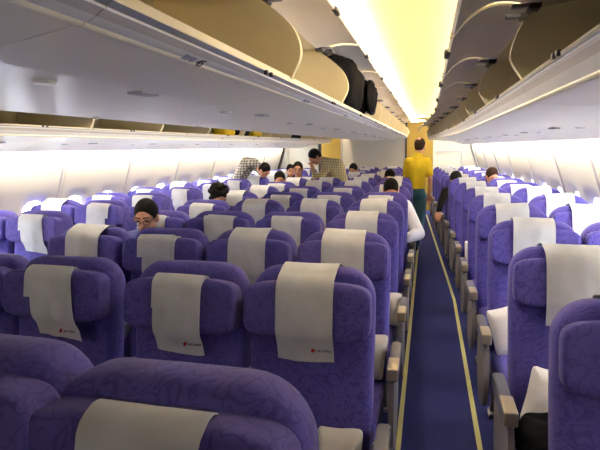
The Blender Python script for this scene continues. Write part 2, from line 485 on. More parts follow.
for k in range(14):
    y = YC0 + PITCH*k - (0.245 if k == 0 else 0)
    if y > 11.9: break
    if k <= 9: cols = list(zip(XC, (0, 1, 2, 3)))
    else: cols = list(zip([-1.78, -1.27, -0.76], (0, 1, 2)))
    nlast = len(cols)-1
    for x, c in cols:
        if k == 0 and c < 2: continue
        if k == 1 and c == 1: x -= 0.045
        if k == 1 and c == 2: x += 0.012
        if k == 0: x += 0.012 if c == 3 else 0.105
        cv = special.get((k, c)) or random.choice(['A0', 'A1', 'A2', 'A0', 'B0', 'B2'])
        if k > 7 and nlast == 3: x += (-0.03*(k-7) if c == 3 else 0)
        pos = {0: 'at the left end', nlast: 'at the right end beside the aisle'}.get(c, ('second from the aisle' if c == nlast-1 else 'third from the aisle'))
        if k == 0: pos = {3: 'with its broad rounded top in front', 2: 'cut off at the left edge'}[c]
        make_seat(x, y, 'purple centre-block seat, %s row, %s' % (ORD[k], pos), GC, cv,
                  left=(c == 0), right=True, lpanel=(c == 0), rpanel=(c == nlast), logo=(k <= 1), tilt=(math.radians(4) if k == 0 else 0),
                  padz={(1, 2): -0.012, (1, 1): 0.0, (0, 3): 0.012, (0, 2): 0.012}.get((k, c), random.uniform(-0.005, 0.004)))
for k in range(13):
    y = YR0 + PITCH*k
    if y > 11.6: break
    for x, c in ((0.60, 0), (1.10, 1)):
        if c == 1 and k < 2: continue
        cv = random.choice(['F0', 'F1', 'F2'])
        if c == 1 and k >= 4: cv = random.choice(['B0', 'B0', 'B2', 'F0'])
        lab = 'purple right-block seat, %s row, %s' % (ORD[k], 'beside the aisle' if c == 0 else 'beside the right wall')
        if k == 0: lab = 'purple seat cut off at the lower right corner'
        make_seat(x+SR(y), y, lab, GR, cv, left=True if c == 0 else False, right=True, lpanel=(c == 0), rpanel=False, roty=0.045 if y > 5.6 else 0)
for k in range(12):
    y = YL0 + PITCH*k
    if y > 11.6: break
    for x, c in ((mx(0.60), 1), (mx(1.10), 0)):
        cv = random.choice(['B0', 'B1', 'B2', 'A1'])
        if k == 0: cv = 'B1' if c else 'B0'
        make_seat(x-SR(y), y, 'purple left-block seat, %s row, %s' % (ORD[k], 'beside the left aisle' if c else 'beside the left wall'), GL, cv,
                  left=(c == 0), right=True, rpanel=(c == 1), roty=-0.045 if y > 5.6 else 0)

# ------------------------------------------------------------------ shell
Y0, Y1 = -1.5, 12.7
bm = bmesh.new(); add_box(bm, (AX, (Y0+13.6)/2, -0.02), (5.9, 13.6-Y0, 0.04)); struct('floor', mesh_from(bm, 'floor', M['carpet'], smooth=False))
struct('trim_1', mesh_from(strip_bm([([(-0.146, 0.004), (-0.118, 0.004)], 0)], Y0, 12.4, 0.003), 'trim', M['strip']))
struct('trim_2', mesh_from(strip_bm([([(0.290, 0.004), (0.318, 0.004)], 0)], Y0, 12.4, 0.003, SH_R), 'trim', M['strip']))
bm = bmesh.new(); add_box(bm, (AX, (Y0+13.6)/2, 2.50), (5.9, 13.6-Y0, 0.04)); struct('ceiling', mesh_from(bm, 'ceiling', M['white'], smooth=False))
# aisle ceilings (domed cream panels between the bins)
dome = smooth_curve([(-0.50, 2.26), (-0.36, 2.30), (-0.12, 2.33), (0.12, 2.31), (0.26, 2.26)], 4)
struct('ceiling_aisle_right', mesh_from(strip_bm([(dome, 0)], Y0, 12.6, 0.006), 'ceiling', M['ceil']))
struct('ceiling_aisle_left', mesh_from(strip_bm([(dome, 0)], Y0, 12.6, 0.006, mirror=True), 'ceiling', M['ceil']))
# side walls with windows
PROF = smooth_curve([(1.175, 1.71), (1.195, 1.58), (1.26, 1.38), (1.335, 1.15), (1.395, 0.90), (1.43, 0.55), (1.42, 0.2), (1.38, 0.0)], 8)
CUM = [0]
for a, b in zip(PROF, PROF[1:]): CUM.append(CUM[-1]+math.hypot(b[0]-a[0], b[1]-a[1]))
def prof(s):
    s = max(0, min(CUM[-1], s))
    for i in range(len(CUM)-1):
        if s <= CUM[i+1]:
            t = (s-CUM[i])/(CUM[i+1]-CUM[i]); return (PROF[i][0]+(PROF[i+1][0]-PROF[i][0])*t, PROF[i][1]+(PROF[i+1][1]-PROF[i][1])*t)
    return PROF[-1]
def s_at(z):
    for k in range(400):
        s = CUM[-1]*k/400
        if prof(s)[1] <= z: return s
    return CUM[-1]
S1, S2 = s_at(1.36), s_at(0.80)
SC, SA, SB = s_at(1.01), 0.135, 0.19
def sup(a, ra, rb, e=0.62):
    c, s = math.cos(a), math.sin(a)
    return ra*math.copysign(abs(c)**e, c), rb*math.copysign(abs(s)**e, s)
win_n = [0]; trim_n = [2]
def sidewall(side, seam0, pitch, ya, yb):
    mir = side == 'left'; sh = SH_L if mir else SH_R
    def P(y, s, out=0.0):
        x, z = prof(s); x += out
        return ((mx(x) if mir else x)+sh(y), y, z)
    bm = bmesh.new()
    half = pitch/2
    first = seam0 - math.ceil((seam0-ya)/half)*half
    n = int((yb-first)/half)
    wins = []
    NS = 36
    angs = sorted([2*PI*i/NS for i in range(NS)] + [])
    for k in range(n):
        a, b = first+half*k, first+half*(k+1)
        yc = (a+b)/2
        def quad(sa, sb, m):
            rows = [[bm.verts.new(P(a, sa+(sb-sa)*i/m)), bm.verts.new(P(b, sa+(sb-sa)*i/m))] for i in range(m+1)]
            for r0, r1 in zip(rows, rows[1:]): bm.faces.new((r0[0], r0[1], r1[1], r1[0]))
        quad(0, S1, 10); quad(S2, CUM[-1], 8)
        haswin = yc > 2.0 and yc < 10.9
        if not haswin:
            quad(S1, S2, 8); continue
        smid = SC
        rings = []
        for lv in range(5):
            ring = []
            for an in angs:
                ex, es = sup(an, SA, SB)
                # ray to the cell rectangle
                dx, ds = math.cos(an)*1.0, math.sin(an)*1.0
                tx = half/2/abs(dx) if abs(dx) > 1e-6 else 1e9
                ts = ((S2-smid) if ds > 0 else (smid-S1))/abs(ds) if abs(ds) > 1e-6 else 1e9
                t = min(tx, ts); qx, qs = dx*t, ds*t
                f = lv/4
                out = 0.035*max(0, 1-f*2.2)
                ring.append(bm.verts.new(P(yc+ex+(qx-ex)*f, smid+es+(qs-es)*f, out)))
            rings.append(ring)
        for r0, r1 in zip(rings, rings[1:]):
            for i in range(NS): bm.faces.new((r0[i], r0[(i+1) % NS], r1[(i+1) % NS], r1[i]))
        # fill the four cell corners left by the polygonal outer ring
        o = rings[-1]
        for cy, cs in ((yc+half/2, S2), (yc-half/2, S2), (yc-half/2, S1), (yc+half/2, S1)):
            cv = Vector(P(cy, cs))
            near = None
            for i in range(NS):
                j = (i+1) % NS
                p, q = o[i].co, o[j].co
                def onx(v): return abs(abs(v.y-yc)-half/2) < 1e-4
                if onx(p) != onx(q) and (p.y-yc)*(cy-yc) > 0 and (p.z-cv.z)**2+(p.y-cv.y)**2 < 0.03:
                    near = (i, j)
            if near:
                v = bm.verts.new(cv); bm.faces.new((o[near[0]], o[near[1]], v))
        wins.append((yc, smid))
    # upper part up to the ceiling, hidden above the bins
    vs = []
    for y in (ya-0.6, 5.4, yb+0.5):
        vs.append([bm.verts.new(P(y, 0)), bm.verts.new(((mx(1.175) if mir else 1.175)+sh(y), y, 2.5))])
    for r0, r1 in zip(vs, vs[1:]): bm.faces.new((r0[0], r0[1], r1[1], r1[0]))
    bmesh.ops.remove_doubles(bm, verts=bm.verts[:], dist=1e-4)
    struct('wall_'+side, mesh_from(bm, 'wall', M['wall'], angle=math.radians(30)))
    for yc, s in wins:
        win_n[0] += 1
        w = thing('window_%d' % win_n[0], 'x', 'x'); del w['label']; del w['category']; w['kind'] = 'structure'
        bmf = bmesh.new()
        ring = []
        for lv, (k, out) in enumerate(((1.0, 0.033), (0.97, 0.036), (0.93, 0.05), (0.93, 0.085))):
            ring.append([bmf.verts.new(P(yc+sup(an, SA*k, SB*k)[0], s+sup(an, SA*k, SB*k)[1], out)) for an in angs])
        for r0, r1 in zip(ring, ring[1:]):
            for i in range(NS): bmf.faces.new((r0[i], r0[(i+1) % NS], r1[(i+1) % NS], r1[i]))
        obj('window_frame', mesh_from(bmf, 'frame', M['white']), w)
        bmp = bmesh.new()
        vs = [bmp.verts.new(P(yc+sup(an, SA*.935, SB*.935)[0], s+sup(an, SA*.935, SB*.935)[1], 0.07)) for an in angs]
        c = bmp.verts.new(P(yc, s, 0.07))
        for i in range(NS): bmp.faces.new((vs[i], vs[(i+1) % NS], c))
        obj('window_pane', mesh_from(bmp, 'pane', M['glass']), w)
    # raised ribs at the panel seams
    k = 0
    y = seam0 - math.floor((seam0-ya)/pitch)*pitch
    while y < yb:
        bmr = bmesh.new()
        rows = []
        for i in range(29):
            s = CUM[-1]*i/28
            rows.append([bmr.verts.new(P(y+dy, s, o_)) for dy, o_ in ((-0.040, 0.004), (-0.018, -0.014), (0.006, -0.014), (0.040, 0.004))])
        for r0, r1 in zip(rows, rows[1:]):
            for i in range(3):
                f = bmr.faces.new((r0[i], r0[i+1], r1[i+1], r1[i])); f.material_index = 1 if i != 1 else 0
        trim_n[0] += 1
        struct('trim_%d' % trim_n[0], mesh_from(bmr, 'rib', [M['wall'], M['seam']], angle=math.radians(20)))
        y += pitch
sidewall('right', 4.30, 1.15, -0.9, 11.6)
sidewall('left', 4.38, 1.18, -0.9, 11.6)
# wall base closures ahead and behind
def wall_box(name, x0, x1, y0, y1, z0, z1, m):
    b = bmesh.new(); add_box(b, ((x0+x1)/2, (y0+y1)/2, (z0+z1)/2), (x1-x0, y1-y0, z1-z0)); return struct(name, mesh_from(b, name, m, smooth=False))
wall_box('wall_front', -4.3, 2.0, -1.62, -1.5, 0, 2.5, M['front_bounce'])  # unseen wall behind the camera, closes the cabin and dims the front
wall_box('wall_front_right', 1.08, 1.5, -1.5, -0.85, 0, 2.5, M['wall'])
wall_box('wall_front_left', -3.9, -3.45, -1.5, -0.85, 0, 2.5, M['wall'])
wall_box('wall_back_centre', -2.06, -0.50, 12.40, 12.46, 0, 2.5, M['bulk'])
wall_box('wall_back_right', 0.12, 1.9, 12.60, 12.66, 0, 2.5, M['bulk'])
wall_box('wall_back_left', -4.3, -2.66, 12.60, 12.66, 0, 2.5, M['bulk'])
wall_box('wall_back_aisle_right', -0.6, 0.2, 13.2, 13.26, 0, 2.5, M['yellow'])
wall_box('wall_back_aisle_left', -2.75, -2.0, 13.2, 13.26, 0, 2.5, M['yellow'])
wall_box('wall_back', -4.3, 2.0, 13.5, 13.56, 0, 2.5, M['bulk'])
wall_box('wall_aft_right', 1.14, 1.24, 11.45, 12.62, 0, 2.5, M['wall'])
wall_box('wall_aft_left', -3.60, -3.50, 11.45, 12.62, 0, 2.5, M['wall'])
wall_box('trim_90', -0.53, -0.485, 12.38, 12.48, 0, 2.3, M['dark'])
wall_box('trim_91', -2.70, -2.64, 12.56, 12.68, 0, 2.3, M['dark'])
wall_box('trim_92', -2.09, -2.04, 12.38, 12.48, 0, 2.3, M['seam'])
# door-frame strip at the end of each window wall
for nm, mir in (('trim_93', False), ('trim_94', True)):
    b = strip_bm([(PROF[::2], 0)], 11.30, 11.40, 0.03, SH_L if mir else SH_R, mir)
    for v in b.verts: v.co.x += 0.015 if mir else -0.015
    struct(nm, mesh_from(b, 'door_trim', M['dark']))
# recessed door outline on the right end wall
for nm, (x0, x1, z0, z1) in (('trim_95', (0.16, 0.78, 1.495, 1.51)), ('trim_96', (0.765, 0.78, 0.3, 1.51))):
    wall_box(nm, x0, x1, 12.585, 12.605, z0, z1, M['seam'])
# ledge over the window walls
for nm, mir in (('trim_97', False), ('trim_98', True)):
    struct(nm, mesh_from(strip_bm([([(1.178, 1.672), (1.186, 1.660), (1.194, 1.654)], 0)], -0.8, 11.5, 0.006, SH_L if mir else SH_R, mir), 'ledge', M['white']))

# ------------------------------------------------------------------ overhead bins
def bin_unit(kind, idx, y0, y1, opened, label, group, content=None, sign=None, latch=True):
    if kind == 'centre': sh, mir = SH_0, False
    elif kind == 'right': sh, mir = SH_R, False
    else: sh, mir = SH_L, True
    t = thing('overhead_bin', label, 'overhead bin', (0, 0, 0), group)
    if kind == 'centre':
        cream, rail = Vector((-0.53, 1.85)), Vector((-0.47, 1.88))
        back, top = -1.0, 2.215
        div = smooth_curve([(-0.475, 1.885), (-0.436, 1.97), (-0.455, 2.05), (-0.507, 2.11), (-0.604, 2.185)], 4)
        doorc = smooth_curve([(-0.604, 2.195), (-0.55, 2.215), (-0.47, 2.225), (-0.38, 2.215)], 4)
        under = [((cream.x-0.004, cream.y), 0), ((-0.77, 1.817), 0)]
        segs = [([tuple(cream+Vector((-0.004, 0))), (-0.65, 1.832), (-0.77, 1.819)], 0)]
        psu = [(-0.772, 1.815), (-0.9, 1.811), (-1.17, 1.809), (-1.45, 1.811), (-1.60, 1.815), (-1.84, 1.85), (-1.90, 1.88), (-1.91, 2.2)]
        shelf = [(-0.48, 1.886), (-0.62, 1.872), (-1.0, 1.872)]
        hinge = (-0.604, 2.19)
    else:
        cream, rail = Vector((0.32, 1.778)), Vector((0.28, 1.84))
        back, top = 0.98, 2.12
        div = smooth_curve([(0.280, 1.845), (0.244, 1.905), (0.252, 1.96), (0.275, 2.01), (0.312, 2.05)], 4)
        doorc = smooth_curve([(0.312, 2.065), (0.24, 2.088), (0.17, 2.085), (0.11, 2.05), (0.065, 2.0)], 4)
        segs = [([tuple(cream+Vector((0.004, 0))), (0.50, 1.762), (0.69, 1.75)], 0)]
        psu = [(0.692, 1.747), (0.85, 1.722), (0.99, 1.682), (1.02, 1.668), (1.024, 1.72)]
        shelf = [(0.29, 1.846), (0.45, 1.83), (0.98, 1.80)]
        hinge = (0.312, 2.055)
    g = 0.0015
    ya, yb = y0+g, y1-g
    sgn = -1 if kind == 'centre' else 1
    obj('underside', mesh_from(strip_bm(segs, ya, yb, 0.006, sh, mir), 'underside', M['gloss']), t)
    obj('service_panel', mesh_from(strip_bm([(psu, 0)], ya, yb, 0.006, sh, mir), 'service_panel', M['gloss']), t)
    # fascia bands: white, band, white, grey stripe, white rail edge
    d = rail-cream
    nrm = Vector((d.y, -d.x)) if kind == 'centre' else Vector((-d.y, -d.x))
    nrm = nrm.normalized()
    def fp(f, o=0): p = cream + d*f + nrm*o; return (p.x, p.y)
    fs = [([fp(0.03, 0.001), fp(0.2, 0.006), fp(0.42, 0.006)], 0), ([fp(0.42, 0.006), fp(0.70, 0.004)], 1), ([fp(0.70, 0.004), fp(0.77, 0.008)], 0),
          ([fp(0.77, 0.006), fp(0.965, 0.004)], 2), ([fp(0.965, 0.004), fp(0.985, 0.006), fp(1.01, 0.004)], 3), ([fp(1.01, 0.004), fp(1.01, -0.02)], 3)]
    obj('fascia', mesh_from(strip_bm(fs, ya, yb, 0.004, sh, mir), 'fascia', [M['white'], M['band'], M['stripe'], M['cream']], angle=math.radians(25)), t)
    c0 = cream
    edge = [(c0.x+0.010*math.cos(a), c0.y-0.002+0.008*math.sin(a)) for a in [2*PI*i/10 for i in range(10)]]
    obj('edge_trim', mesh_from(prism_bm(edge, ya, yb, sh, mir), 'edge_trim', M['cream']), t)
    obj('shelf', mesh_from(strip_bm([(shelf, 0)], ya, yb, 0.006, sh, mir), 'shelf', M['beige']), t)
    obj('back_panel', mesh_from(strip_bm([([(back, shelf[-1][1]), (back, top), (hinge[0]-0.05*-sgn*-1 if False else hinge[0], hinge[1]+0.008)], 0)], ya, yb, 0.006, sh, mir), 'back_panel', M['beige']), t)
    dv = [(x, z) for x, z in div] + [(back, top-0.01), (back, shelf[-1][1]+0.002)]
    obj('divider', mesh_from(prism_bm(dv, y1-0.03, yb, sh, mir), 'divider', M['beige'], angle=math.radians(20)), t)
    if opened:
        dr = obj('door', mesh_from(strip_bm([(doorc, 0)], y0+0.026, y1-0.026, 0.012, sh, mir), 'door', M['door']), t)
        for yy in (y0+0.022, y1-0.022):
            ed = bmesh.new()
            for a, b in zip(doorc, doorc[1:]):
                capsule(ed, ((mx(a[0]) if mir else a[0])+sh(yy), yy, a[1]-0.004), ((mx(b[0]) if mir else b[0])+sh(yy), yy, b[1]-0.004), 0.0055, 0.0055, 6)
            bmesh.ops.remove_doubles(ed, verts=ed.verts[:], dist=0.0008)
            obj('door_edge', mesh_from(ed, 'door_edge', M['door_edge']), dr)
        hd = bmesh.new()
        e = doorc[-1]; yy = y0+0.35*(y1-y0)
        add_box(hd, ((mx(e[0]) if mir else e[0])+sh(yy), yy, e[1]-0.004), (0.024, 0.10, 0.024), bevel=0.006)
        obj('door_handle', mesh_from(hd, 'door_handle', M['dark']), dr)
        for f in (0.06, 0.94):
            hb = bmesh.new(); yy = y0+f*(y1-y0)
            x = (mx(hinge[0]) if mir else hinge[0])+sh(yy)
            q = -sgn if not mir else sgn
            add_box(hb, (x+q*0.035, yy, hinge[1]-0.004), (0.085, 0.03, 0.012), bevel=0.004)
            add_box(hb, (x+q*0.015, yy, hinge[1]-0.010), (0.035, 0.05, 0.016), bevel=0.004, mi=1)
            obj('hinge', mesh_from(hb, 'hinge', [M['shell'], M['dark']]), t)
    else:
        cl = [(x+ (0.004 if kind == 'centre' else -0.004), z) for x, z in div]
        obj('door', mesh_from(strip_bm([(cl, 0)], y0+0.006, y1-0.006, 0.012, sh, mir), 'door', M['white']), t)
    if latch:
        for f in (0.10, 0.135) if kind == 'centre' else (0.50, 0.54):
            lb = bmesh.new(); yy = y0+f*(y1-y0) if kind != 'centre' else y1-0.33+ (0.05 if f > 0.12 else 0)
            p = fp(0.98, 0.008)
            add_box(lb, ((mx(p[0]) if mir else p[0])+sh(yy), yy, p[1]-0.002), (0.010, 0.016, 0.013), bevel=0.002)
            obj('latch', mesh_from(lb, 'latch', M['dark']), t)
    # reading lights under the service panel
    lx = (-0.86, -1.5) if kind == 'centre' else (0.80,)
    for x in lx:
        z = 1.8085 if kind == 'centre' else 1.7255
        rb = bmesh.new(); yy = y0+0.3
        xx = (mx(x) if mir else x)+sh(yy)
        bmesh.ops.create_cone(rb, cap_ends=True, segments=20, radius1=0.022, radius2=0.028, depth=0.008, matrix=Matrix.Translation((xx, yy, z)))
        obj('reading_light', mesh_from(rb, 'reading_light', M['reading']), t)
    ab = bmesh.new(); yy = y0+0.62
    x = -0.80 if kind == 'centre' else 0.74
    add_box(ab, ((mx(x) if mir else x)+sh(yy), yy, (1.811 if kind == 'centre' else 1.734)), (0.05, 0.09, 0.008), bevel=0.003)
    obj('call_button', mesh_from(ab, 'call_button', M['band']), t)
    if sign is not None:
        f0 = fp(0.22, 0.011); yy = y0+0.40 if kind == 'centre' else y0+0.5
        x = (mx(f0[0]) if mir else f0[0])+sh(yy)
        dirv = Vector((d.x*(-1 if mir else 1), 0, d.y)).normalized()
        ydir = Vector((0, 1, 0)) if (kind == 'centre' or mir) else Vector((0, -1, 0))
        nn = ydir.cross(dirv)
        R = Matrix((ydir, dirv, nn)).transposed().to_4x4()
        sb = bmesh.new()
        for q, w in ((-0.075, 0.022), (-0.045, 0.022)): add_box(sb, (q, 0, 0.0005), (w, 0.017, 0.001))
        so = obj('row_sign', mesh_from(sb, 'row_sign', M['stripe'], smooth=False), t)
        so.matrix_local = Matrix.Translation((x, yy, f0[1])) @ R
        if sign:
            tx = obj('sign_number', text_mesh(sign, 0.034, M['ink']), so); tx.location = (-0.02, -0.013, 0.001)
        else:
            b2 = bmesh.new(); add_box(b2, (0.0, 0, 0.0005), (0.03, 0.014, 0.001)); obj('sign_mark', mesh_from(b2, 'sign_mark', M['seam'], smooth=False), so)
    return t

GB = {'centre': 'open bins over the centre block', 'right': 'open bins over the right pairs', 'left': 'bins over the left pairs'}
yb = 1.79-1.08*2; n = 0
while yb < 12.0:
    if n == 0: lab = 'open overhead bin over the centre seats, out past the top left edge'
    else: lab = 'open beige overhead bin above the centre block, %s from the camera' % (ORD[n-1])
    bin_unit('centre', n, yb, min(yb+1.08, 12.38), True, lab, GB['centre'], sign=('45' if n == 1 else ''))
    yb += 1.08; n += 1
yb = 1.75-1.0*2; n = 0
while yb < 11.4:
    lab = 'open beige overhead bin above the right pairs, %s from the camera' % ORD[n]
    bin_unit('right', n, yb, yb+1.0, True, lab, GB['right'], sign=('' if n else None))
    yb += 1.0; n += 1
yb = 0.30; n = 0
while yb < 11.4:
    lab = 'overhead bin above the left window pairs, %s from the camera' % ORD[n]
    bin_unit('left', n, yb, yb+1.1, True, lab, GB['left'], sign='')
    yb += 1.1; n += 1

# ------------------------------------------------------------------ lamps
def tube(name, label, x, z, ya, yb, m, shift=SH_0, mir=False, r=0.011):
    poly = [(x+r*math.cos(2*PI*i/8), z+r*math.sin(2*PI*i/8)) for i in range(8)]
    n = 6; bm = bmesh.new(); rings = []
    for k in range(n+1):
        y = ya+(yb-ya)*k/n
        rings.append([bm.verts.new(((mx(a) if mir else a)+shift(y), y, b)) for a, b in poly])
    for r0, r1 in zip(rings, rings[1:]):
        for i in range(8): bm.faces.new((r0[i], r0[(i+1) % 8], r1[(i+1) % 8], r1[i]))
    bm.faces.new(rings[0]); bm.faces.new(rings[-1])
    return tag(obj(name, mesh_from(bm, name, m)), label, 'light')
tube('cove_light', 'warm cove light along the left edge of the right aisle ceiling', -0.385, 2.262, 1.4, 12.2, M['lamp'], r=0.012)
tube('cove_light', 'warm cove light along the right edge of the right aisle ceiling', 0.20, 2.245, 1.4, 12.2, M['lamp'], r=0.006)
tube('cove_light', 'added warm cove light over the unseen left aisle', -0.385, 2.262, 2.2, 12.2, M['lamp'], mir=True)  # out of view, mirrored from the right aisle to light the left side
tube('wash_light', 'white wash light along the top of the right window wall', 1.0365, 1.700, -0.6, 11.2, M['wash'], SH_R, r=0.008)
tube('wash_light', 'white wash light along the top of the left window wall', 1.0365, 1.700, -0.6, 11.2, M['wash'], SH_L, True, r=0.008)
b = bmesh.new(); add_box(b, (-0.24, 12.3, 2.235), (0.30, 0.12, 0.03), bevel=0.006)
tag(obj('ceiling_lamp', mesh_from(b, 'ceiling_lamp', M['lamp'])), 'small bright lamp at the far end of the aisle ceiling', 'light')

# ------------------------------------------------------------------ pillows and bags
def pillow(x, y, z, sx, sy, sz, rot, label):
    bm = bmesh.new()
    def warp(p):
        k = max(abs(p.x)/sx, abs(p.z)/sz)
        return Vector((p.x*(1-0.10*(1-(abs(p.z)/sz)**2)), p.y*max(0.06, 1.1-1.05*k**2.6), p.z*(1-0.08*(1-(abs(p.x)/sx)**2)) + 0.005*math.sin(p.x*30)))
    superell(bm, (0, 0, 0), (sx, sy, sz), 0.3, 0.22, None, 48, 20, warp)
    o = obj('pillow', mesh_from(bm, 'pillow', M['paper'], angle=math.radians(80)), None, (x, y, z), rot)
    return tag(o, label, 'pillow', 'white pillows left on the seats')
pillow(-0.285, 1.58, 0.575, 0.085, 0.05, 0.11, (-0.25, 0.05, 0.0), 'white pillow leaning on the seat behind the nearest broad seat top')
pillow(-0.26, 2.42, 0.595, 0.075, 0.045, 0.12, (-0.25, 0.15, 0.1), 'white pillow between the aisle armrest and second centre seat')
pillow(0.50, 2.10, 0.605, 0.10, 0.05, 0.13, (-0.28, 0.25, 0.0), 'white pillow behind the black bag on the right aisle seat')
pillow(0.46, 2.92, 0.60, 0.10, 0.05, 0.14, (-0.28, -0.25, 0.0), 'white pillow standing narrow on the third right aisle seat')
pillow(0.45, 5.20, 0.585, 0.08, 0.05, 0.12, (-0.25, 0.0, 0.0), 'small white pillow on a right aisle seat farther back')
pillow(-0.25, 3.25, 0.58, 0.10, 0.05, 0.115, (-0.25, 0.1, 0.0), 'white pillow low beside the armrest of the fourth centre seat')

def bag(name, label, cat, m, c, s, rot=(0, 0, 0), strap=True, e=0.45):
    o = thing(name, label, cat, c); o.rotation_euler = rot
    bm = bmesh.new(); rnd = random.Random(label)
    a, b = rnd.uniform(0, 6), rnd.uniform(0, 6)
    def warp(p): return Vector((p.x+0.05*s[0]*math.sin(9*p.z/s[2]*0.4+a), p.y+0.06*s[1]*math.sin(3*p.x/s[0]+b), p.z+0.06*s[2]*math.sin(2.5*p.x/s[0]+a)*(p.z > 0)))
    superell(bm, (0, 0, s[2]), s, e, e, None, 60, 32, warp)
    bm.normal_update()
    if m.name == 'black_nylon':
        for v in bm.verts:
            if v.co.z > 0.02:
                v.co += v.normal*(0.022*noise.noise(v.co*9+Vector((a, b, 0))) + 0.012*noise.noise(v.co*24))
    obj('body', mesh_from(bm, 'body', m, angle=math.radians(60)), o)
    if strap:
        sb = bmesh.new()
        pts = [(-0.5*s[0], -0.6*s[1], 1.75*s[2]), (-0.3*s[0], -1.0*s[1], 2.15*s[2]), (0.3*s[0], -1.0*s[1], 2.1*s[2]), (0.5*s[0], -0.6*s[1], 1.75*s[2])]
        P = [Vector(p) for p in pts]
        for p, q in zip(P, P[1:]): capsule(sb, p, q, 0.010, 0.010, 8)
        obj('strap', mesh_from(sb, 'strap', M['dark']), o)
        pk = bmesh.new(); superell(pk, (0.0, -0.9*s[1], 0.75*s[2]), (0.55*s[0], 0.25*s[1], 0.45*s[2]), 0.5, 0.5)
        obj('pocket', mesh_from(pk, 'pocket', m), o)
    return o
bag('backpack', 'black backpack in the open bin over the centre block', 'bag', M['black_bag'], (-0.59, 3.34, 1.89), (0.15, 0.42, 0.145))
bag('travel_bag', 'black bag slumped beside the backpack in the centre bin', 'bag', M['black_bag'], (-0.575, 3.835, 1.885), (0.13, 0.075, 0.125))
bag('jacket_bundle', 'black jacket bundled on the right aisle seat before the pillow', 'jacket', M['black_bag'], (0.47, 1.90, 0.465), (0.12, 0.14, 0.075), (0, 0, 0.2), False, 0.7)
o = bag('jacket_bundle', 'black jacket spilling over the rail of the open centre bin', 'jacket', M['black_bag'], (-0.430, 3.96, 1.89), (0.034, 0.26, 0.125), (0, 0, 0), False, 0.8)
for lab, m, yy, w in (('yellow bag in the far left bin, nearer one', 'yellow_bag', 6.55, 0.20), ('black bag in the far left bin between yellow bags', 'black_bag', 7.10, 0.24),
                      ('yellow bag in the far left bin, farther one', 'yellow_bag', 7.62, 0.2), ('long black suitcase in the left bin near the back', 'black_bag', 9.6, 0.5)):
    bag('travel_bag', lab, 'bag', M[m], (mx(0.42)-SR(yy), yy, 1.84), (0.11, w, 0.10), (0, 0, 0), False)

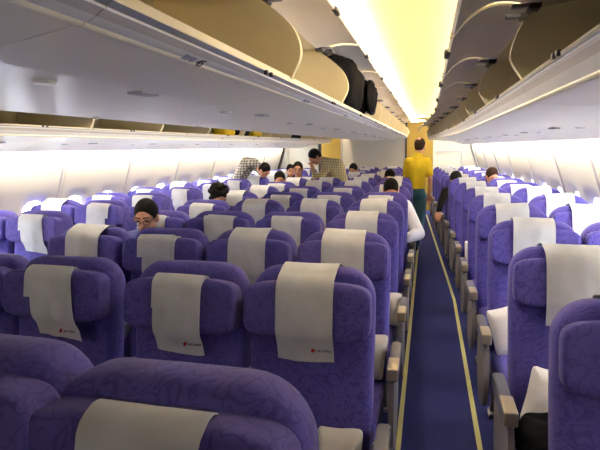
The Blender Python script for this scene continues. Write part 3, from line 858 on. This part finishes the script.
# ------------------------------------------------------------------ people
def person(label, head, yaw, pitch, pelvis, chest, neck, arms, legs, shirt, trousers, hair='hair', sleeve='long', glasses=False, bald=False, roll=0.0, fat=1.0, curly=False, sl=1.0):
    """yaw/pitch turn a head that looks along -y; arms: [(shoulder, elbow, wrist, finger_dir)], legs: [(hip, knee, ankle, toe)]"""
    base = Vector((pelvis[0], pelvis[1], 0))
    t = thing('person', label, 'person', base)
    V = lambda p: Vector(p)-base
    H = V(head); R = Euler((pitch, roll, yaw), 'XYZ').to_matrix(); Rz = (Matrix.Rotation(yaw, 3, 'Z') @ Matrix.Rotation(roll, 3, 'Y') @ Matrix.Rotation(pitch, 3, 'X'))
    R = Rz
    h = lambda x, y, z: H + R @ Vector((x, y, z))
    bm = bmesh.new()
    ellipsoid(bm, h(0, 0.006, 0.022), (0.075, 0.094, 0.094), R)
    ellipsoid(bm, h(0, -0.022, -0.045), (0.060, 0.066, 0.070), R)
    ellipsoid(bm, h(0, -0.055, -0.088), (0.030, 0.028, 0.022), R)
    capsule(bm, h(0, -0.088, 0.012), h(0, -0.106, -0.024), 0.010, 0.015)
    for s in (-1, 1):
        ellipsoid(bm, h(s*0.078, 0.008, -0.008), (0.012, 0.022, 0.034), R)
        ellipsoid(bm, h(s*0.030, -0.078, 0.028), (0.026, 0.014, 0.012), R)
    N_, Ch, Pe = V(neck), V(chest), V(pelvis)
    capsule(bm, h(0, 0.02, -0.05), N_, 0.056, 0.062)
    capsule(bm, N_, Ch, 0.066*fat, 0.112*fat)
    capsule(bm, Ch, Pe, 0.105*fat, 0.105*fat)
    for sh, el, wr, fd in arms:
        sh, el, wr = V(sh), V(el), V(wr); fd = Vector(fd).normalized()
        capsule(bm, Ch.lerp(N_, 0.5), sh, 0.068, 0.048)
        capsule(bm, sh, el, 0.048, 0.038); capsule(bm, el, wr, 0.038, 0.026)
        # hand: palm, four fingers with a knuckle bend, thumb from the side
        f = fd; side = f.cross(Vector((0, 0, 1)))
        side = side.normalized() if side.length > 0.1 else Vector((1, 0, 0))
        nrm = side.cross(f).normalized()
        p = wr + f*0.045
        capsule(bm, wr, wr+f*0.02, 0.025, 0.026)
        for q in (-0.026, -0.009, 0.009, 0.026): capsule(bm, wr+f*0.02+side*q*0.7, wr+f*0.085+side*q, 0.015, 0.012)
        for q, L in ((-0.030, 0.058), (-0.010, 0.072), (0.010, 0.078), (0.030, 0.068)):
            k0 = wr+f*0.088+side*q; k1 = k0+f*L*0.55-nrm*0.012; k2 = k1+f*L*0.30-nrm*0.026
            capsule(bm, k0, k1, 0.0095, 0.009, 8); capsule(bm, k1, k2, 0.009, 0.008, 8)
        t0 = wr+f*0.03+side*0.024; t1 = t0+f*0.035+side*0.028-nrm*0.008; t2 = t1+f*0.032+side*0.004-nrm*0.008
        capsule(bm, t0, t1, 0.013, 0.011, 8); capsule(bm, t1, t2, 0.011, 0.009, 8)
    for hp, kn, an, to in legs:
        hp, kn, an, to = V(hp), V(kn), V(an), V(to)
        capsule(bm, Pe, hp, 0.09, 0.072); capsule(bm, hp, kn, 0.072, 0.052); capsule(bm, kn, an, 0.052, 0.036); capsule(bm, an, to, 0.036, 0.026)
    obj('body', remeshed(bm, 'body', M['skin'], 0.0085, 3), t)
    # hair
    hb = bmesh.new()
    ellipsoid(hb, h(0, 0.021, 0.033), (0.083, 0.101, 0.101), R, 28, 18)
    ellipsoid(hb, h(0, 0.048, -0.012), (0.074, 0.064, 0.066), R)
    if curly:
        rnd = random.Random(3)
        for i in range(60):
            a, e_ = rnd.uniform(0, 2*PI), rnd.uniform(-0.4, 1.5)
            d = Vector((math.cos(a)*math.cos(e_), math.sin(a)*math.cos(e_), math.sin(e_)))
            if d.y < -0.45 and d.z < 0.55: continue
            ellipsoid(hb, h(d.x*0.088, 0.026+d.y*0.097, 0.03+d.z*0.10), (0.026, 0.026, 0.026), None, 8, 6)
    ho = obj('hair', remeshed(hb, 'hair', M[hair], 0.0055, 1), t)
    if bald:
        cb = bmesh.new(); ellipsoid(cb, h(0, 0.068, 0.098), (0.036, 0.040, 0.030), R); obj('bald_patch', mesh_from(cb, 'bald_patch', M['skin']), t)
    for s in (-1, 1):
        eb = bmesh.new(); ellipsoid(eb, h(s*0.031, -0.0865, 0.008), (0.014, 0.006, 0.006), R); obj('eye', mesh_from(eb, 'eye', M['eye']), t)
        bb = bmesh.new(); capsule(bb, h(s*0.014, -0.094, 0.034), h(s*0.048, -0.082, 0.036), 0.0045, 0.0035, 8); obj('eyebrow', mesh_from(bb, 'eyebrow', M['hair']), t)
    lb = bmesh.new(); ellipsoid(lb, h(0, -0.084, -0.058), (0.024, 0.009, 0.008), R); obj('mouth', mesh_from(lb, 'mouth', M['lip']), t)
    if glasses:
        gb = bmesh.new()
        for s in (-1, 1):
            pts = [h(s*0.033+0.024*math.cos(a), -0.106+0.012*abs(math.cos(a))*0, 0.004+0.017*math.sin(a)) for a in [2*PI*i/14 for i in range(14)]]
            for i in range(14): capsule(gb, pts[i], pts[(i+1) % 14], 0.0026, 0.0026, 6)
            capsule(gb, h(s*0.057, -0.105, 0.010), h(s*0.084, 0.0, 0.012), 0.0026, 0.0026, 6)
        capsule(gb, h(-0.010, -0.107, 0.008), h(0.010, -0.107, 0.008), 0.0026, 0.0026, 6)
        obj('glasses', mesh_from(gb, 'glasses', M['dark']), t)
    # shirt
    sb = bmesh.new()
    capsule(sb, N_*0.85+Ch*0.15, Ch, 0.09, 0.145*fat); capsule(sb, Ch, Pe.lerp(Ch, 0.12), 0.142*fat, 0.135*fat)
    for s_ in (-1, 1):
        pass
    for sh, el, wr, fd in arms:
        sh, el, wr = V(sh), V(el), V(wr)
        capsule(sb, Ch.lerp(N_, 0.55), sh, 0.098, 0.068); capsule(sb, Ch.lerp(sh, 0.4), Pe.lerp(Ch, 0.3), 0.10, 0.11)
        if sleeve == 'long': capsule(sb, sh, el, 0.066*sl, 0.054*sl); capsule(sb, el, wr, 0.054*sl, 0.038*sl)
        else: capsule(sb, sh, sh.lerp(el, 0.72), 0.068, 0.062)
    capsule(sb, N_.lerp(Ch, 0.1), h(0, 0.02, -0.05).lerp(N_, 0.65), 0.073, 0.068)
    obj('shirt', remeshed(sb, 'shirt', M[shirt], 0.012, 4), t)
    tb = bmesh.new()
    for hp, kn, an, to in legs:
        hp, kn, an = V(hp), V(kn), V(an)
        capsule(tb, Pe, hp, 0.125*fat, 0.098*fat); capsule(tb, hp, kn, 0.094*fat, 0.068); capsule(tb, kn, an, 0.068, 0.055)
    capsule(tb, Pe, Pe.lerp(Ch, 0.25), 0.135*fat, 0.13*fat)
    obj('trousers', remeshed(tb, 'trousers', M[trousers], 0.014, 4), t)
    for hp, kn, an, to in legs:
        an, to = V(an), V(to); s_ = bmesh.new()
        capsule(s_, Vector((an.x, an.y, 0.055)), Vector((to.x, to.y, 0.042)), 0.052, 0.04)
        obj('shoe', remeshed(s_, 'shoe', M['shoe'], 0.012, 2), t)
    return t

def seated(label, x, y, shirt, yaw=0.0, pitch=0.25, head=None, arms=None, dx=0.0, **kw):
    """passenger in the seat whose row is y, facing the camera side"""
    hd = head or (x+dx, y-0.27, 1.19)
    sit = (x, y-0.32, 0.565)
    ch = (x+dx*0.6, y-0.25, 0.93); nk = (x+dx*0.85, y-0.235, 1.06)
    if arms is None:
        arms = [((x+dx*0.7+s*0.18, y-0.25, 1.0), (x+s*0.20, y-0.34, 0.75), (x+s*0.09, y-0.52, 0.68), (-s*0.5, -0.8, -0.2)) for s in (-1, 1)]
    legs = [((x+s*0.09, y-0.34, 0.555), (x+s*0.10, y-0.70, 0.53), (x+s*0.10, y-0.66, 0.09), (x+s*0.105, y-0.80, 0.045)) for s in (-1, 1)]
    return person(label, hd, yaw, pitch, sit, ch, nk, arms, legs, shirt, 'trous', **kw)

# man in the yellow shirt, walking away down the aisle
X, Y = -0.15, 8.0
person('man in yellow polo shirt standing in the aisle, back turned', (X+0.03, Y+0.03, 1.645), PI-0.25, 0.12, (X, Y, 0.96), (X, Y+0.01, 1.30), (X, Y+0.01, 1.475),
       [((X+0.145, Y+0.0, 1.41), (X+0.19, Y-0.04, 1.15), (X+0.18, Y+0.06, 0.90), (0.0, 0.4, -0.9)),
        ((X-0.145, Y+0.02, 1.41), (X-0.18, Y+0.06, 1.15), (X-0.19, Y+0.22, 0.92), (0.1, 0.6, -0.6))],
       [((X+0.068, Y, 0.88), (X+0.055, Y+0.02, 0.50), (X-0.015, Y-0.02, 0.09), (X-0.03, Y+0.12, 0.045)),
        ((X-0.068, Y, 0.88), (X-0.10, Y+0.08, 0.50), (X-0.09, Y+0.10, 0.09), (X-0.10, Y+0.26, 0.045))],
       'yshirt', 'jeans', sleeve='short', hair='brown_hair', bald=True, fat=0.86)
yc = lambda k: YC0+PITCH*k
yr = lambda k: YR0+PITCH*k
seated('man with black hair and glasses looking down, seated at left of centre', XC[0], yc(3), 'bshirt', yaw=0.22, pitch=0.28, head=(-1.93, yc(3)-0.30, 1.185), glasses=True)
seated('passenger with dark curly hair bowed low, beside the left aisle', XC[0]-0.10, yc(5), 'kshirt', yaw=0.7, pitch=0.7, head=(-2.06, yc(5)-0.32, 1.175), curly=True)
x, y = XC[0]-0.10, yc(8)
seated('dark-haired passenger resting a hand against the face', x, y, 'wshirt', yaw=0.3, pitch=0.35, head=(x-0.02, y-0.42, 1.20), hair='hair',
       arms=[((x+0.18, y-0.3, 1.0), (x+0.2, y-0.45, 0.76), (x+0.09, y-0.6, 0.70), (-0.5, -0.8, -0.2)), ((x-0.18, y-0.3, 1.0), (x-0.16, y-0.56, 0.88), (x-0.08, y-0.55, 1.06), (0.2, 0.15, 0.9))])
seated('dark-haired passenger sitting upright far back, face to the camera', -2.05, yc(9), 'bshirt', yaw=0.15, pitch=0.15, head=(-2.05, yc(9)-0.3, 1.31))
seated('dark-haired passenger half hidden in the far left pair', -2.62, 9.8, 'kshirt', yaw=0.4, pitch=0.2, head=(-2.60, 9.5, 1.22))
seated('black-haired passenger in a white shirt, elbow out in the aisle', XC[3], yc(6), 'wshirt', sl=1.35, yaw=0.1, pitch=0.65, head=(-0.385, yc(6)-0.30, 1.175),
       arms=[((XC[3]+0.18, yc(6)-0.28, 0.99), (-0.085, yc(6)-0.42, 0.72), (-0.20, yc(6)-0.62, 0.70), (-0.7, -0.5, -0.1)),
             ((XC[3]-0.18, yc(6)-0.28, 0.99), (XC[3]-0.2, yc(6)-0.38, 0.75), (XC[3]-0.07, yc(6)-0.55, 0.70), (0.5, -0.8, -0.2))])
seated('passenger with black hair far back, second seat from aisle', -0.62, yc(9), 'kshirt', yaw=-0.1, pitch=0.5, head=(-0.57, yc(9)-0.32, 1.17))
seated('black-haired passenger in the far rows, middle of the centre block', -1.47, yc(10), 'kshirt', yaw=0.1, pitch=0.4, head=(-1.50, yc(10)-0.25, 1.205))
seated('dark-haired passenger in the farthest rows of the centre block', -1.33, yc(11), 'gshirt', yaw=-0.2, pitch=0.4, head=(-1.38, yc(11)-0.25, 1.215))
seated('brown-haired passenger in the right pair beside the window wall', 1.02, yr(8), 'gshirt', yaw=0.35, pitch=0.45, head=(0.90, yr(8)-0.28, 1.19), hair='brown_hair')
x, y = 0.50, yr(8)
seated('dark-clothed passenger leaning an arm into the aisle, right pair', x, y, 'kshirt', yaw=-0.3, pitch=0.7, head=(0.40, y-0.36, 1.15), dx=-0.08,
       arms=[((x-0.24, y-0.36, 0.97), (0.20, y-0.55, 0.84), (0.165, y-0.72, 0.74), (-0.05, -0.5, -0.8)), ((x+0.12, y-0.25, 0.98), (x+0.17, y-0.4, 0.75), (x+0.07, y-0.55, 0.70), (-0.5, -0.8, -0.2))])
# man in a checked shirt standing between the far rows, bending forward
X, Y = -1.50, yc(9)-0.42
person('man in yellow checked shirt standing bent over the far seats', (X-0.21, Y-0.12, 1.51), -0.9, 0.85, (X+0.20, Y+0.05, 0.94), (X+0.10, Y-0.02, 1.34), (X-0.07, Y-0.08, 1.43),
       [((X-0.02, Y-0.20, 1.34), (X-0.14, Y-0.30, 1.12), (X-0.22, Y-0.22, 1.30), (-0.3, 0.2, 0.9)), ((X+0.02, Y+0.16, 1.34), (X-0.08, Y+0.22, 1.08), (X-0.18, Y+0.16, 0.90), (-0.4, -0.1, -0.9))],
       [((X+0.14, Y-0.08, 0.88), (X+0.12, Y-0.10, 0.50), (X+0.14, Y-0.06, 0.09), (X+0.02, Y-0.10, 0.045)), ((X+0.18, Y+0.1, 0.88), (X+0.18, Y+0.06, 0.50), (X+0.18, Y+0.02, 0.09), (X+0.06, Y-0.02, 0.045))],
       'plaid_y', 'trous', fat=1.0)
# traveller stooping at the left windows
X, Y = -3.05, 8.05
person('stooping passenger in grey checked shirt at the far left windows', (X+0.42, Y-0.10, 1.30), 1.2, 0.9, (X-0.22, Y, 0.95), (X+0.10, Y-0.02, 1.40), (X+0.26, Y-0.06, 1.42),
       [((X+0.14, Y-0.20, 1.42), (X+0.02, Y-0.34, 1.2), (X-0.08, Y-0.36, 1.0), (0.1, -0.2, -0.9)), ((X+0.14, Y+0.16, 1.42), (X+0.3, Y+0.2, 1.2), (X+0.34, Y+0.1, 1.0), (0.1, -0.2, -0.9))],
       [((X-0.24, Y-0.09, 0.9), (X-0.20, Y-0.10, 0.5), (X-0.18, Y-0.06, 0.09), (X-0.08, Y-0.12, 0.045)), ((X-0.22, Y+0.09, 0.9), (X-0.18, Y+0.08, 0.5), (X-0.18, Y+0.08, 0.09), (X-0.08, Y+0.06, 0.045))],
       'plaid_g', 'trous', fat=0.9)

# ------------------------------------------------------------------ world, camera
w = bpy.data.worlds.new('World'); bpy.context.scene.world = w; w.use_nodes = True
bg = w.node_tree.nodes['Background']; bg.inputs[0].default_value = (0.88, 0.93, 1.0, 1); bg.inputs[1].default_value = 20.0
cam_d = bpy.data.cameras.new('camera'); cam = bpy.data.objects.new('camera', cam_d); C.objects.link(cam)
FPX = 500.0
cam_d.sensor_fit = 'HORIZONTAL'; cam_d.sensor_width = 36.0; cam_d.lens = 36.0*FPX/600.0; cam_d.clip_start = 0.05
VP, ROLL = (428.0, 146.0), math.radians(1.2)
vx, vy = VP[0]-300, VP[1]-225
ux = vx*math.cos(ROLL)-vy*math.sin(ROLL)*1; ux = vx*math.cos(ROLL)+(-vy)*math.sin(ROLL); uy = vy*math.cos(ROLL)+vx*math.sin(ROLL)
phi = math.atan2(-uy, FPX); th = math.atan(ux/FPX*math.cos(phi))
cam.rotation_euler = (Matrix.Rotation(th, 3, 'Z') @ Matrix.Rotation(PI/2-phi, 3, 'X') @ Matrix.Rotation(-ROLL, 3, 'Z')).to_euler()
cam.location = (0, 0, 1.645)
sc = bpy.context.scene; sc.camera = cam
vs = sc.view_settings; vs.view_transform = 'Standard'; vs.look = 'None'; vs.gamma = 1.0; vs.use_curve_mapping = False; vs.exposure = 0.97
sc.cycles.max_bounces = 8; sc.cycles.diffuse_bounces = 5; sc.cycles.transparent_max_bounces = 8
sc.cycles.use_denoising = True
sc.cycles.sample_clamp_indirect = 6.0
